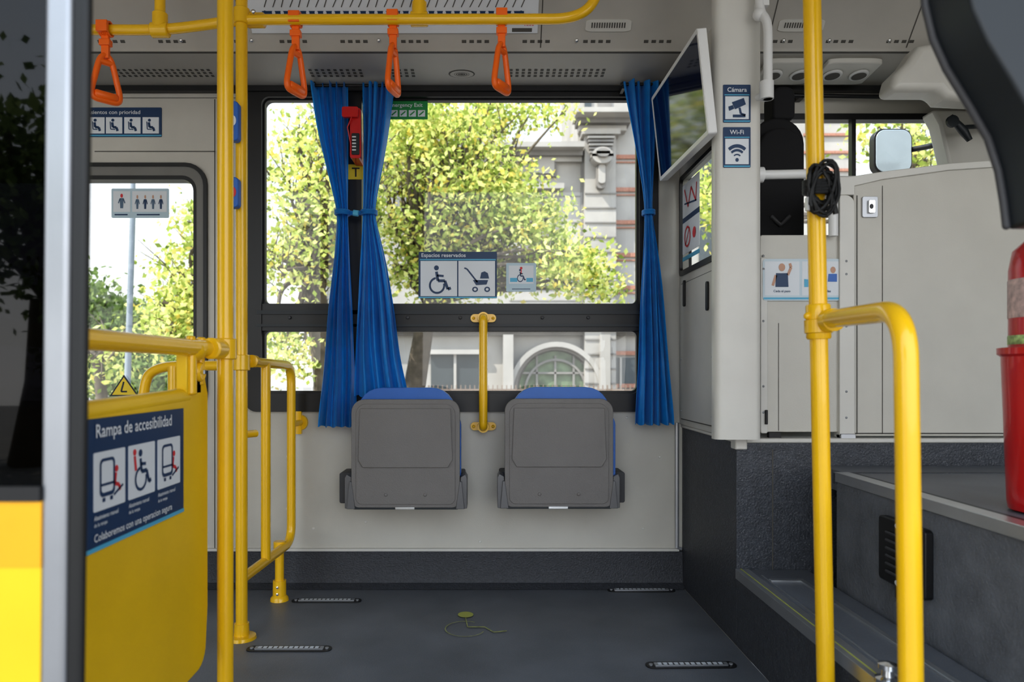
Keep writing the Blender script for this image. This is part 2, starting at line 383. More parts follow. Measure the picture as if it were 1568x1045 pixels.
# hammer
b=B(); d=WY-.125; mm=mw(d)
b.prism(mm,rr(536,553,243,166,4),-.10,.006,RED); b.prism(mm,rr(525,550,182,166,3),.004,.022,RED)
b.prism(mm,rr(539,551,238,205,2),.006,.010,DARKP)
for i in range(5): b.rect(mm,540,546,210+i*5,212+i*5,.012,SWHITE)
b.tube([P(540,175,d-.02),P(532,195,d-.015),P(538,225,d-.01)],.003,RED,6)
b.done('emergency_hammer',bevel=.002)
b=B(); b.prism(mw(WY-.02),rr(533,556,275,252,1),0,.003,SYEL); b.text(mw(WY-.02),545,271,20,'T',.004,BLK,flip=-1,align='CENTER'); b.done('emergency_label')

# ============================================================ CURTAINS
def curtain(name,rows,d,n,ph,tie):
    rows=np.array(rows,float); vv=np.linspace(rows[0,0],rows[-1,0],90)
    L=np.interp(vv,rows[:,0],rows[:,1]); R=np.interp(vv,rows[:,0],rows[:,2])
    k=np.ones(7)/7
    Lp=np.convolve(np.pad(L,3,'edge'),k,'valid'); Rp=np.convolve(np.pad(R,3,'edge'),k,'valid')
    b=B(); NS=100; vs=[]
    for i,v in enumerate(vv):
        w=(Rp[i]-Lp[i]); amp=.009+.013*min(1,abs(v-tie)/110)
        for j in range(NS+1):
            s=j/NS
            q=s+.03*math.sin(v*.010+s*7+ph)+.012*math.sin(v*.03+ph*3)
            y=d-amp*math.sin(q*2*math.pi*n+ph)-.6*amp*math.sin(q*2*math.pi*n*.43+ph*2+v*.004)-.2*amp*math.sin(q*2*math.pi*n*2.3+v*.01)
            u=Lp[i]+w*s+ (1.4*math.sin(q*2*math.pi*n*1.0+1) if 0<j<NS else 0)
            vs.append((X(u,d),y,Z(v,d)+(0.004*math.sin(s*2*math.pi*n) if i==len(vv)-1 else 0)))
    fs=[(i*(NS+1)+j,i*(NS+1)+j+1,(i+1)*(NS+1)+j+1,(i+1)*(NS+1)+j) for i in range(len(vv)-1) for j in range(NS)]
    b.add(vs,fs,BLUE); 
    ti=int(np.argmin(abs(vv-tie)))
    u0,u1=Lp[ti]-2,Rp[ti]+2
    for dz in (-.006,0,.006):
        pts=[(X((u0+u1)/2,d)+(X(u1,d)-X(u0,d))/2*math.cos(t),d+.03*math.sin(t),Z(tie,d)+dz) for t in np.linspace(0,2*math.pi,25)[:-1]]
        b.tube(pts,.0045,BLUE,8,closed=True)
    return b.done(name,recalc=False,sharp=80)
d=WY-.085
curtain('window_curtain',[(128,477,532),(200,488,533),(300,511,533),(328,517,533),(400,512,536),(480,502,540),(570,495,543),(654,488,545)],d,4.6,0.3,326)
curtain('window_curtain',[(128,556,603),(200,557,594),(300,557,576),(328,556,573),(400,552,590),(480,548,604),(550,545,613),(607,543,625)],d,4.6,1.7,326)
curtain('window_curtain',[(126,953,1014),(200,967,1006),(300,985,1000),(328,987,999),(400,984,1008),(480,979,1016),(570,975,1024),(650,971,1032)],d,4.6,2.5,326)
b=B(); b.tube([P(478,131,WY-.085),P(604,131,WY-.085)],.006,BLK); b.tube([P(950,129,WY-.085),P(1016,129,WY-.085)],.006,BLK)
for u in (480,600,955,1010): b.box(X(u,2.815)-.006,X(u,2.815)+.006,2.815,2.88,Z(133,2.815)-.006,Z(133,2.815)+.02,BLK)
b.done('curtain_rail')
b=B(); b.tube([P(533,326,WY-.085),P(545,327,WY-.1),P(558,325,WY-.085)],.009,BLUE,8); b.tube([P(541,326,WY-.11),P(549,327,WY-.11)],.012,CYAN,8); b.done('curtain_tie')

# ============================================================ FOLDING SEATS
def seat(cu,vt):
    d=2.68; q=mw(d); b=B(); L,R=cu-83,cu+83; T=vt; Bo=vt+166
    qb=mw(2.73)
    b.prism(qb,rr(cu-72,cu+76,Bo-25,T-18,[8,8,36,36]),-.03,.018,BLUE2)
    b.prism(qb,rr(cu-79,cu+85,Bo-45,T+20,[8,8,20,20]),-.035,.02,BLUE2)
    b.prism(q,rr(L,R,Bo,T,[12,12,20,20],8),-.028,.0,GREYS)
    b.prism(q,rr(L+7,R-7,Bo-5,T+7,[10,10,16,16],8),-.004,.004,GREYS)
    b.prism(q,[(L+14,T+14),(R-14,T+14),(R-11,T+92),(R-18,T+104),(L+18,T+104),(L+11,T+92)],.003,.012,GREYS)
    b.prism(q,rr(L+2,R-2,Bo+3,Bo-2,2),-.04,-.002,DARKP)
    b.prism(q,rr(cu-16,cu+14,Bo+3,Bo-1,1),-.002,.002,ALU)
    for s in (-1,1):
        e=L if s<0 else R
        b.prism(q,[(e+s*1,Bo-46),(e+s*8,Bo-50),(e+s*11,Bo-45),(e+s*11,Bo+2),(e+s*4,Bo+3),(e-s*2,Bo-6)],-.10,-.01,MGREY)
        b.prism(q,[(e-s*0,Bo-40),(e+s*3,Bo-40),(e+s*7,Bo+2),(e-s*6,Bo+2)],-.02,.004,MGREY)
        b.prism(mw(WY),rr(cu+s*72,cu+s*92,Bo-15,Bo-60,3),0,.12,DGREY)
    for t in (-1,1): b.lathe([(.001,-.004),(.006,-.003),(.007,.0)],(X(cu+t*30,d),d-.005,Z(Bo-20,d)),GREYS,10,'y')
    b.prism(mw(WY),rr(cu-60,cu+60,Bo-20,T+30,6),.0,.12,DGREY)
    return b.done('folding_seat',bevel=.005,segs=3)
seat(621,612); seat(856,611)

# ============================================================ RAILS
R0=.019
def clamp(b,p,axis,L=.05,r=R0*1.38,mt=YEL):
    p=Vector(p); a=Vector(axis).normalized(); b.tube([p-a*L/2,p-a*L*.45,p+a*L*.45,p+a*L/2],[r*.9,r,r,r*.9],mt)
def pole(name,pts,r=R0,fl=None,clamps=(),fill=.08):
    b=B(); b.tube(fil(pts,fill,10),r,YEL,18)
    for p,a in clamps: clamp(b,p,a)
    if fl:
        for p in fl: b.lathe([(r*1.25,0.05),(r*1.3,.012),(r*2.4,.010),(r*2.5,.0)],p,YEL,24)
    return b.done(name)
CX,CY=X(345,1.75),1.75; DX,DY=X(370,2.33),2.33
zr=Z(30,2.35)
pole('grab_pole',[(CX,CY,0),(CX,CY,2.3)],fl=[(CX,CY,0)],clamps=[((CX,CY,.905),(0,0,1))])
pole('grab_pole',[(DX,DY,0),(DX,DY,2.25)],r=.0185,fl=[(DX,DY,0)],clamps=[((DX,DY,zr),(0,0,1)),((DX,DY,.88),(0,0,1))])
b=B()
b.tube(fil([P(-60,44,2.35),P(245,46,2.35),P(300,40,2.34),P(368,30,2.33),P(892,29,2.33),P(922,-20,2.34),P(925,-60,2.34)],.1,10),.0165,YEL,18)
for u,v in ((245,46),(375,30),(392,31),(642,29),(25,44)):
    p=P(u,v,2.345); clamp(b,p,(1,0,0),.055,.024)
for u,v in ((245,46),(642,29),(25,44)):
    b.tube([P(u,v,2.345),(X(u,2.345),2.345,2.235)],.0165,YEL,16); clamp(b,Vector((X(u,2.345),2.345,Z(v-14,2.345))),(0,0,1),.05,.024)
b.sph(P(388,18,2.31),.008,CHROME)
b.done('overhead_handrail')
def strap(u,top,bot,d=2.345,rot=1.05):
    b=B(); x=X(u,d); zt=Z(top,d); zb=Z(bot,d); zm=zt+(zb-zt)*.42
    zr_=zt-.018
    for o in (-.014,-.009,-.003,.003,.009,.014): b.tube([(x+o,d+.022*math.cos(t),zr_+.022*math.sin(t)) for t in np.linspace(0,2*math.pi,21)[:-1]],.004,ORG,6,closed=True)
    b.box(x-.018,x+.018,d-.03,d-.016,zr_-.018,zr_+.018,ORG)
    b.box(x-.012,x+.012,d-.008,d+.006,zm-.01,zr_-.015,ORG)
    b.box(x-.017,x+.017,d-.013,d+.011,zr_-.055,zr_-.035,ORG)
    c,s=math.cos(rot),math.sin(rot); H=zm-zb
    prof=[(0,0),(.018,-.12*H),(.034,-.55*H),(.043,-.85*H),(.036,-H),(0,-H*1.02),(-.036,-H),(-.043,-.85*H),(-.034,-.55*H),(-.018,-.12*H)]
    pts=[Vector((x+a*c,d+a*s,zm+h)) for a,h in prof]
    sm=[]; N=len(pts)
    for i in range(N):
        p0,p1,p2,p3=pts[i-1],pts[i],pts[(i+1)%N],pts[(i+2)%N]
        for k in range(4):
            t=k/4; sm.append(.5*((2*p1)+(p2-p0)*t+(2*p0-5*p1+4*p2-p3)*t*t+(3*p1-p0-3*p2+p3)*t**3))
    b.tube(sm,.0095,ORG,10,closed=True)
    b.tube([Vector((x+a*c,d+a*s,zb+.012)) for a in (-.036,-.03,.03,.036)],[.010,.0145,.0145,.010],ORG,12)
    b.tube([Vector((x+a*c,d+a*s,zm-.022)) for a in (-.02,.02)],.010,ORG,10)
    return b.done('hanging_strap',bevel=.002)
strap(453,22,141,rot=1.15); strap(602,20,139,rot=1.3); strap(768,18,137,rot=1.0); strap(162,36,153,rot=.85)
for v0,v1,rd in ((160,220,False),(275,321,True)):
    b=B(); dd=DY-.02; q=mw(dd); b.prism(q,rr(354,370,v1,v0,6),0.002,.032,BLUE2)
    b.ell(q,362,(v0+v1)/2,5,8,.0335,SRED if rd else SWHITE,16)
    b.done('stop_button',bevel=.003)
b=B(); fx,fy=X(446,2.8),2.8
b.tube(fil([(DX,DY,.885),(fx,fy,.875),(fx,fy,.20),(DX,DY,.19)],.07,10),.0165,YEL,18)
mx_,my_=X(407,2.53),2.53; b.tube([(mx_,my_,.88),(mx_,my_,.20)],.0165,YEL,16)
px_,py_=X(428,2.72),2.72; b.tube([(px_,py_,.0),(px_,py_,.21)],.0165,YEL,16)
b.lathe([(.024,.075),(.025,.02),(.032,.012),(.034,0)],(px_,py_,0),YEL,20)
for z in (.03,.055): b.lathe([(.001,-.006),(.005,-.005),(.005,0)],(px_,py_-.024,z),CHROME,8,'y')
clamp(b,(DX+.02,DY+.05,.885),(0,1,0),.03,.021); clamp(b,(px_,py_,.2),(0,0,1),.04,.022)
z=.65
b.tube([(fx,fy,z),(X(460,2.89),2.885,z)],.012,YEL,12); b.lathe([(.03,-.012),(.032,0)],(X(460,WY),WY,z),YEL,20,'y'); b.box(X(455,WY),X(463,WY),WY-.02,WY,z-.045,z+.045,YEL)
b.tube([(DX,DY,z),(DX+.03,DY+.05,z)],.012,YEL,12)
b.done('side_guard_rail')
b=B()
b.tube(fil([P(216,900,2.5),P(218,600,2.5),P(232,561,2.5),P(355,560,2.40)],.12,10),.017,YEL,16); b.tube([P(265,900,2.46),P(265,561,2.46)],.017,YEL,16)
b.lathe([(.03,.012),(.035,0)],(X(216,2.5),2.5,0),YEL,16)
b.tube([P(216,890,2.5),(X(216,2.5),2.5,0)],.017,YEL,16); b.tube([P(265,890,2.46),(X(265,2.46),2.46,0)],.017,YEL,16)
b.done('seat_handrail')
b=B(); d=2.82; z0,z1=Z(655,d),Z(486,d); x=X(740,d)
b.tube(fil([(x,WY,z1),(x,d,z1),(x,d,z0),(x,WY,z0)],.02,6),.0165,YEL,18)
for z in (z0,z1): b.prism(mxz(WY-.012 if z==z0 else WY-.02),rr(x-.05,x+.05,z-.016,z+.016,.015),0,.008,YEL); b.lathe([(.022,-.045),(.024,0)],(x,WY-.02,z),YEL,18,'y'); [b.sph((x+o,WY-.03,z),.006,YEL,10) for o in (-.038,.038)]
b.done('wall_grab_handle')
# gate
gx=-.655
b=B(); mgx=lambda y,z,h: Vector((gx+h,y,z))
out=[(.86,.15),(1.66,.17)]+[(1.66+.05*math.sin(t),.22-.05*math.cos(t)) for t in np.linspace(.2,1.57,6)]+[(1.72,.30),(1.72,.80),(1.70,.845),(1.66,.84),(1.60,.80),(.86,.785)]
b.prism(mgx,out,-.035,0,YELP)
b.prism(mgx,[(.88,.13),(1.60,.15),(1.60,.19),(.88,.19)],-.03,-.005,YELP)
b.tube([(gx-.017,.86,.780),(gx-.017,1.2,.782),(gx-.017,1.62,.795)],.019,YELP,12)
b.box(gx-.025,gx-.0,1.60,1.68,.80,.90,YELP)
for y in (1.62,1.68): b.tube([(gx-.005,y,.82),(gx+.0,y,.93)],.010,YEL,10)
b.sph((gx,1.64,.90),(.028,.035,.026),YEL)
b.tube([(gx,.9,.904),(gx,1.6,.904),(CX-.004,CY-.02,.904)],.0185,YEL,18)
b.tube([(gx,1.62,.904),(gx,1.62,.80)],.013,YEL,10); clamp(b,(CX-.006,CY-.05,.904),(0,1,0),.06,.025)
b.lathe([(.022,.0),(.024,.006),(.018,.012)],(gx+.0,1.66,.85),YEL,14,'x'); b.sph((gx+.014,1.66,.85),.006,CHROME,8)
b.tube([(gx,.92,.904),(gx,.92,0)],.0185,YEL,14)
b.done('wheelchair_bay_gate',bevel=.006)
sy0,sy1=-.655*F/(134-745),-.655*F/(279-745)
sz1=.772;sz0=Z(850,sy0)+.0
q=mL(gx,sy0,sy1,sz0,sz1)
b=B(); b.prism(q,[(-.03,0),(1,0),(1,1),(-.03,1)],.001,.003,NAVY)
b.rect(q,-.03,1,0,.035,.004,CYAN)
qt=lambda s,t,h: Vector((gx+h,sy0+s,sz0+t)); W=sy1-sy0; Hh=sz1-sz0
b.text(qt,.016,Hh-.032,.032,'Rampa de accesibilidad',.0045,SWHITE,wx=1.0)
for i in range(3):
    a=.012+i*.118; b.prism(qt,rr(a,a+.105,.066,.165,.003),.003,.0042,SWHITE)
    mi=sub(qt,a+.008,.074,.09,.086)
    if i==1: ic_wheel(b,mi,.005,NAVY); b.ell(mi,.15,.9,.07,.07,.005,SRED); b.line(mi,[(.15,.82),(.2,.5)],.09,.005,SRED)
    else: ic_bus(b,mi,.005,NAVY,SRED)
    b.text(qt,a,.052,.011,'Abatimiento manual',.0045,SWHITE,wx=.9); b.text(qt,a,.041,.009,'de la rampa',.0045,SWHITE)
b.text(qt,.012,.016,.0185,'Colaboremos con una operacion segura',.0045,SWHITE,wx=1.0)
b.done('accessibility_ramp_sign')
# right poles
A0=Vector((X(1267,1.57),1.57,0)); A1=Vector((X(1234,1.57),1.57,2.3))
def Ap(z): return A0.lerp(A1,z/2.3)
zj=Z(493,1.57)
b=B(); b.tube([A0,A1],.0185,YEL,18); b.lathe([(.024,.05),(.026,.012),(.032,.01),(.033,0)],A0,YEL,24)
ax=A1-A0; clamp(b,Ap(zj),ax,.075,.0255); clamp(b,Ap(zj-.01),ax,.03,.029); b.sph(Ap(zj)+Vector((-.026,-.005,.012)),.008,YEL); b.done('grab_pole')
J=Ap(zj)+Vector((.004,-.026,0)); By=1.17; Bx=X(1398,By); Bz=Z(474,By)
b=B(); b.tube(fil([J,(X(1268,1.53),1.52,Z(489,1.53)),(Bx-.012,By,Bz),(Bx+.002,By,0)],.085,12),.0185,YEL,18); clamp(b,J+Vector((.002,-.02,0)),(0,1,0),.03,.024); b.lathe([(.026,.012),(.047,.01),(.047,0)],(Bx+.002,By,0),YEL,24); b.done('curved_handrail')
b=B()
for i in range(9):
    c=Ap(Z(292,1.57))+Vector((random.uniform(-.008,.008),0,random.uniform(-.010,.010))); rx=.020+.010*random.random(); rz=.034+.026*random.random(); ph=random.uniform(-.4,.4)
    b.tube([c+Vector((rx*math.cos(t)*math.cos(ph)-rz*math.sin(t)*math.sin(ph),-.024+random.uniform(-.004,.004)-.006*(i%3),rz*math.sin(t)+rx*math.cos(t)*math.sin(ph))) for t in np.linspace(0,2*math.pi,25)[:-1]],.0036,RUB,8,closed=True)
c=Ap(Z(290,1.57))
for k in range(5): b.tube([c+Vector((.027*math.cos(t),.027*math.sin(t)-.008,.006*k-.01+.004*math.sin(t))) for t in np.linspace(0,2*math.pi,21)[:-1]],.0042,RUB,8,closed=True)
c2=Ap(Z(318,1.57)); b.box(c2.x-.032,c2.x-.018,c2.y-.03,c2.y-.018,c2.z-.012,c2.z+.016,WHITE)
b.tube([c2+Vector((.018,-.03,.02)),c2+Vector((.026,-.03,-.01)),c2+Vector((.028,-.03,-.02))],.006,RUB,8)
b.done('cable_coil')

# ============================================================ RIGHT PLATFORMS
LZ=.63; SX=.775; SZ=.236; PX=1.0; PZ=.56
b=B(); b.box(SX,2.495,2.268,WY-.001,0,LZ,VINYLS); b.box(.885,.889,2.2665,2.268,SZ,LZ-.02,SEAM)
b.done('raised_plinth',bevel=.012,segs=3)
b=B(); b.box(SX-.006,2.49,2.262,WY-.003,LZ,LZ+.014,CREAM2); b.box(SX-.008,SX+.03,2.255,2.30,LZ-.02,LZ+.016,CREAM2); b.done('trim_1',bevel=.004)
b=B(); b.box(SX,PX-.007,.4,2.265,0,SZ-.012,VINYLS); b.box(SX+.03,PX-.007,.4,2.265,SZ-.012,SZ,FLOOR)
b.box(SX-.004,SX+.036,.4,2.266,SZ-.026,SZ+.004,ALU); b.box(SX+.010,SX+.014,.4,2.265,SZ+.004,SZ+.005,FLYEL)
b.box(SX+.05,SX+.055,.4,2.2,SZ,SZ+.003,ALU); b.box(PX-.085,PX-.070,1.2,2.15,SZ,SZ+.006,ALU); b.box(SX+.055,PX-.085,2.13,2.15,SZ,SZ+.006,ALU)
b.done('entry_step',bevel=.002)
b=B(); b.box(PX,2.49,.4,2.09,0,PZ-.004,VINYLL); b.box(PX+.03,2.49,.4,2.262,PZ-.06,PZ,FLOOR)
b.box(PX-.006,PX+.035,.4,2.09,PZ-.024,PZ+.004,ALU); b.box(PX-.006,2.4,2.085,2.10,PZ-.03,PZ+.002,VINYLS)
b.box(PX+.035,PX+.05,.4,2.09,PZ,PZ+.003,DARKP)
b.done('driver_platform',bevel=.003)
b=B(); q=mR(PX,1.83,1.635,.336,.494)
b.prism(q,rr(0,1,0,1,.06),0,.02,BLK)
for i in range(6): b.prism(q,[(.2,.15+i*.12),(.8,.15+i*.12),(.8,.2+i*.12),(.2,.2+i*.12)],.02,.026,DGREY)
for t in (.92,.06): b.ell(q,.5,t,.12,.06,.021,SWHITE,12)
b.prism(q,rr(.3,.7,-.22,0,.03),0,.012,BLK); b.ell(q,.5,-.12,.1,.05,.013,SWHITE,12)
b.done('wall_connector_box',bevel=.003)
b=B(); kp=(.79,1.44,SZ+.003)
b.lathe([(.024,0),(.024,.008),(.012,.012),(.011,.024),(.018,.027),(.018,.036),(.004,.040)],kp,CHROME,20); b.done('floor_latch_knob')
b=B(); b.tube([(.752,WY-.012,.155),(.752,WY-.012,LZ+.02)],.008,GREYL,8); b.tube([(.752,WY-.012,.155),(.770,WY-.012,.15)],.006,GREYL,8); b.done('trim_2')

# ============================================================ CABINET / PILLAR / PARTITION
cx=.765; TZ=2.2
b=B()
b.box(cx,cx+.03,2.265,WY-.001,LZ+.014,1.24,CREAM); b.box(cx,cx+.03,2.265,2.6,1.605,2.02,CREAM); b.box(cx,cx+.03,2.6,WY-.001,1.605,1.97,CREAM)
b.box(cx,cx+.03,2.265,2.37,1.24,1.605,CREAM); b.box(cx,cx+.03,2.875,WY-.001,1.24,1.605,CREAM)
q=lambda y,z,h: Vector((cx-h,y,z))
b.prism(q,rr(2.40,2.87,LZ+.04,1.19,.012),.0,.008,CREAM)
b.frame(q,rr(2.395,2.875,LZ+.035,1.195,.012),rr(2.40,2.87,LZ+.04,1.19,.012),.0,.002,SEAM)
b.frame(q,rr(2.36,2.885,1.225,1.615,.02),rr(2.375,2.87,1.245,1.60,.015),-.005,.006,BLK)
b.rect(q,2.37,2.875,1.24,1.605,-.004,GLASS)
for yy,za,zc in ((2.79,1.10,1.20),(2.50,1.06,1.16)): b.prism(q,rr(yy-.012,yy+.012,za,zc,.01),.008,.014,BLK)
for yy in (2.45,2.84):
    for z in (.70,.9): b.sph((cx-.009,yy,z),.004,GREYL,8)
b.done('equipment_cabinet')
b=B()
for y0,z0,z1,c in ((2.60,1.44,1.565,SRED),(2.60,1.30,1.42,SRED)):
    b.prism(q,rr(y0,y0+.22,z0,z1,.004),.007,.009,SWHITE)
    if z0>1.4: b.line(q,[(y0+.19,z1-.02),(y0+.14,z0+.03),(y0+.10,z1-.03),(y0+.04,z0+.03),(y0+.03,z1-.03)],.008,.0105,c); b.line(q,[(y0+.03,z0+.03),(y0+.19,z0+.05)],.006,.0105,NAVY)
    else: b.ring(q,y0+.15,(z0+z1)/2,.04,.04,.8,.0105,c); b.ell(q,y0+.06,(z0+z1)/2,.02,.02,.0105,c); b.line(q,[(y0+.12,z1-.03),(y0+.18,z0+.03)],.006,.0105,c)
b.prism(q,[(2.60,1.275),(2.82,1.275),(2.82,1.29),(2.60,1.29)],.007,.009,CYAN); b.prism(q,[(2.60,1.42),(2.82,1.42),(2.82,1.44),(2.60,1.44)],.007,.0085,NAVY)
b.done('prohibition_sticker')
b=B(); pl=rr(.690,.830,2.20,2.262,.022,8)
b.add([(x,y,z) for z in (LZ+.016,2.27) for x,y in pl],[list(range(len(pl))),list(range(len(pl),2*len(pl)))]+[(i,(i+1)%len(pl),len(pl)+(i+1)%len(pl),len(pl)+i) for i in range(len(pl))],CREAM2)
b.done('cab_pillar',sharp=60)
q=mw(2.2)
for name,v0,v1,txt in (('camera_sign',130,188,'Cámara'),('wifi_sign',195,257,'Wi-Fi')):
    b=B(); b.prism(q,rr(1107,1149,v1,v0,1.5),.0005,.002,NAVY); b.text(q,1128,v0+11,9.5,txt,.003,SWHITE,flip=-1,align='CENTER')
    b.rect(q,1109,1147,v0+15,v0+16.5,.003,CYAN); b.rect(q,1110,1146,v0+18,v1-5,.003,SWHITE); b.rect(q,1108,1148,v1-3,v1-1,.003,CYAN)
    mi=sub(q,1112,v1-6,32,-(v1-v0-25))
    if 'cam' in name:
        b.flat(mi,[(.25,.75),(.82,.95),(.92,.65),(.40,.42)],.004,NAVY); b.flat(mi,[(.08,.55),(.30,.62),(.36,.45),(.12,.35)],.004,NAVY); b.line(mi,[(.62,.5),(.68,.22),(.9,.15)],.1,.004,NAVY); b.rect(mi,.3,.9,.05,.18,.004,NAVY)
    else:
        b.ell(mi,.5,.15,.08,.08,.004,NAVY)
        for r_ in (.25,.45,.65): b.ring(mi,.5,.15,r_,r_,.78,.004,NAVY,16,math.radians(48),math.radians(132))
    b.done(name)
b=B()
def tv(s,t,h):
    y=2.75-.60*s; z=(1.567-.017*s)+t*.314; x=.655-.033*t; return Vector((x-h,y,z-h*.1))
b.prism(tv,rr(0,1,0,1,.02),-.024,.0,WHITE); b.frame(tv,rr(0,1,0,1,.02),rr(.02,.98,.045,.96,.01),0,.003,WHITE)
b.prism(tv,rr(.02,.98,.045,.96,.01),0,.0015,SCREEN)
b.box(.668,.765,2.42,2.5,1.66,1.74,DARKP); b.done('tv_monitor',bevel=.002)
b=B(); b.tube(fil([(X(1163,2.17),2.17,2.28),(X(1163,2.17),2.17,Z(18,2.17)),(X(1176,2.15),2.15,Z(32,2.15)),(X(1176,2.15),2.15,Z(152,2.15))],.04),.013,WHITE,14)
b.tube([(X(1174,2.15),2.15,Z(125,2.15)),(X(1174,2.15),2.15,Z(152,2.15))],.020,WHITE,14); b.box(X(1160,2.17),X(1176,2.17),2.16,2.199,Z(10,2.17),Z(0,2.17),WHITE)
b.sph((X(1163,2.17),2.17,Z(22,2.17)),.02,WHITE); b.tube([(X(1176,2.15),2.15,Z(140,2.15)),(X(1160,2.2),2.20,Z(140,2.15))],.01,WHITE,10); b.done('white_support_arm')
PY=2.295; q=mw(PY)
b=B()
b.prism(q,rr(1164,1292,662,360,4),-.02,0,CREAM)
b.prism(q,rr(1164,1175,664,395,3),0,.004,CREAM2)
b.line(q,[(1192,495),(1192,660)],1,.001,SEAM)
b.prism(q,rr(1283,1306,672,300,[2,2,14,2]),-.03,.012,CREAM2)
b.prism(q,[(1306,668),(1720,668),(1720,240),(1600,248),(1450,258),(1350,270),(1306,276)],-.025,.004,CREAM)
b.prism(q,[(1262,300),(1262,280),(1272,272),(1300,272),(1350,264),(1450,252),(1720,232),(1720,244),(1450,262),(1350,276),(1306,286),(1306,300)],-.03,.012,CREAM2)
b.line(q,[(1311,300),(1311,664)],1.5,.0055,SEAM); b.line(q,[(1308,664),(1700,664)],2,.0055,SEAM); b.line(q,[(1350,285),(1350,664)],1,.0055,SEAM)
for v in (640,420,400,500,600): b.sph(P(1169,v-8,PY-.004),.004,GREYL,8); b.sph(P(1296,v,PY-.012),.004,GREYL,8)
b.prism(q,rr(1170,1174,650,628,1),.004,.012,BLK); b.prism(q,rr(1176,1195,672,662,2),-.01,.006,BLK); b.prism(q,rr(1283,1306,673,664,2),-.01,.02,GREYL)
b.done('driver_partition',bevel=.003)
b=B(); b.prism(q,rr(1318,1342,334,302,3),.004,.010,GREYL); b.prism(q,rr(1326,1336,328,308,2),.010,.018,CHROME); b.ell(q,1330,318,3,4,.019,BLK,10); b.done('door_latch',bevel=.001)
b=B(); b.prism(q,rr(1167,1286,461,397,5),.0045,.0055,SPALE)
b.rect(q,1170,1223,401,453,.006,SWHITE); b.rect(q,1227,1283,401,453,.006,SWHITE); b.rect(q,1168,1285,456,459,.006,CYAN)
b.ell(q,1196,410,5,6,.007,SKIN); b.flat(q,[(1187,419),(1205,419),(1206,440),(1186,440)],.007,NAVY); b.line(q,[(1205,422),(1210,410),(1208,404)],4,.007,SKIN); b.line(q,[(1187,422),(1182,438)],4,.007,SKIN)
b.ell(q,1274,414,4,5,.007,SKIN); b.flat(q,[(1267,420),(1280,420),(1280,432),(1266,432)],.007,BLUE2); b.flat(q,[(1230,428),(1262,431),(1262,440),(1230,440)],.007,CYAN)
b.text(q,1196,448,5,'Ceda el paso',.007,NAVY,flip=-1,align='CENTER'); b.text(q,1255,448,5,'Respete las filas',.007,NAVY,flip=-1,align='CENTER')
b.done('courtesy_notice_sticker')
b=B(); b.tube(fil([P(1160,268,2.24),P(1255,266,2.24),P(1274,278,2.25),P(1276,300,2.27),P(1276,362,2.27)],.06),.014,WHITE,14); b.lathe([(.024,-.01),(.024,.01)],P(1163,268,2.24),WHITE,16,'x'); b.done('white_partition_handrail')
b=B(); q=mw(2.55)
b.prism(q,rr(1150,1232,640,180,[10,10,40,40]),-.12,0,SEATB); b.prism(q,rr(1158,1224,420,200,[8,8,30,30]),0,.03,SEATB)
b.prism(q,rr(1184,1218,182,132,[6,6,14,14]),-.09,0,SEATB); b.tube([P(1193,190,2.6),P(1193,170,2.6)],.008,CHROME); b.tube([P(1208,190,2.6),P(1208,170,2.6)],.008,CHROME)
b.tube([P(1180,330,2.52),P(1195,345,2.51),P(1210,330,2.52)],.008,DGREY)
b.lathe([(.10,0),(.10,.02),(.04,.03),(.04,.09)],(X(1190,2.6),2.61,LZ+.015),BLK,20)
b.done('driver_seat',bevel=.02,segs=4)
b=B()
for u in (1208,1300):
    xx=X(u,2.72)
    b.prism(mlow,rr(xx-.10,xx+.10,.25,.85,.05),.0,.02,CREAM2)
    for o in (-.05,.05): b.prism(mlow,[(xx+o+.035*math.cos(t),.55+.14*math.sin(t)) for t in np.linspace(0,2*math.pi,19)[:-1]],.02,.028,WHITE); b.ell(mlow,xx+o,.55,.026,.10,.029,SEAM)
b.done('air_vent',bevel=.004)
b=B(); q=mw(2.50)
b.prism(q,[(1365,138),(1372,112),(1392,92),(1408,68),(1440,62),(1720,62),(1720,165),(1450,150),(1440,138)],-.11,.0,CREAM2)
b.done('overhead_console',bevel=.025,segs=4)
b=B(); b.tube([P(1455,178,2.7),P(1475,200,2.7),P(1485,215,2.7)],[.010,.016,.010],DARKP); b.lathe([(.022,0),(.022,.012)],P(1460,185,2.68),DARKP,14,'y'); b.tube([P(1475,195,2.7),P(1560,190,2.8)],.008,DARKP); b.done('wall_coat_hook')
b=B(); b.prism(mw(2.80),[(1446,650),(1446,262),(1454,250),(1440,190),(1428,168),(1720,168),(1720,650)],-.08,0,CREAM2); b.done('cab_corner_panel',bevel=.01)
b=B(); q=mw(3.25); b.prism(q,rr(1338,1397,266,197,16),-.04,0,BLK); b.prism(q,rr(1341,1395,264,199,14),.0,.004,MIRR); b.tube([P(1392,230,3.28),P(1470,215,3.1)],.012,BLK); b.tube([P(1470,215,3.1),P(1475,250,2.97)],.012,BLK); b.done('side_mirror',bevel=.006)
# dark foreground cover at right
b=B(); q=mw(1.08)
pts=[(1402,-930),(1412,-60),(1416,10),(1428,60),(1448,105),(1482,160),(1512,212),(1528,262),(1536,310),(1541,352),(1640,352),(1720,300),(1720,-930)]
b.prism(q,pts,.0,.09,DARKP); b.tube([P(u+1,v,1.075) for u,v in pts[1:10]],.006,DGREY,10); b.done('door_mechanism_cover',bevel=.02,segs=5)
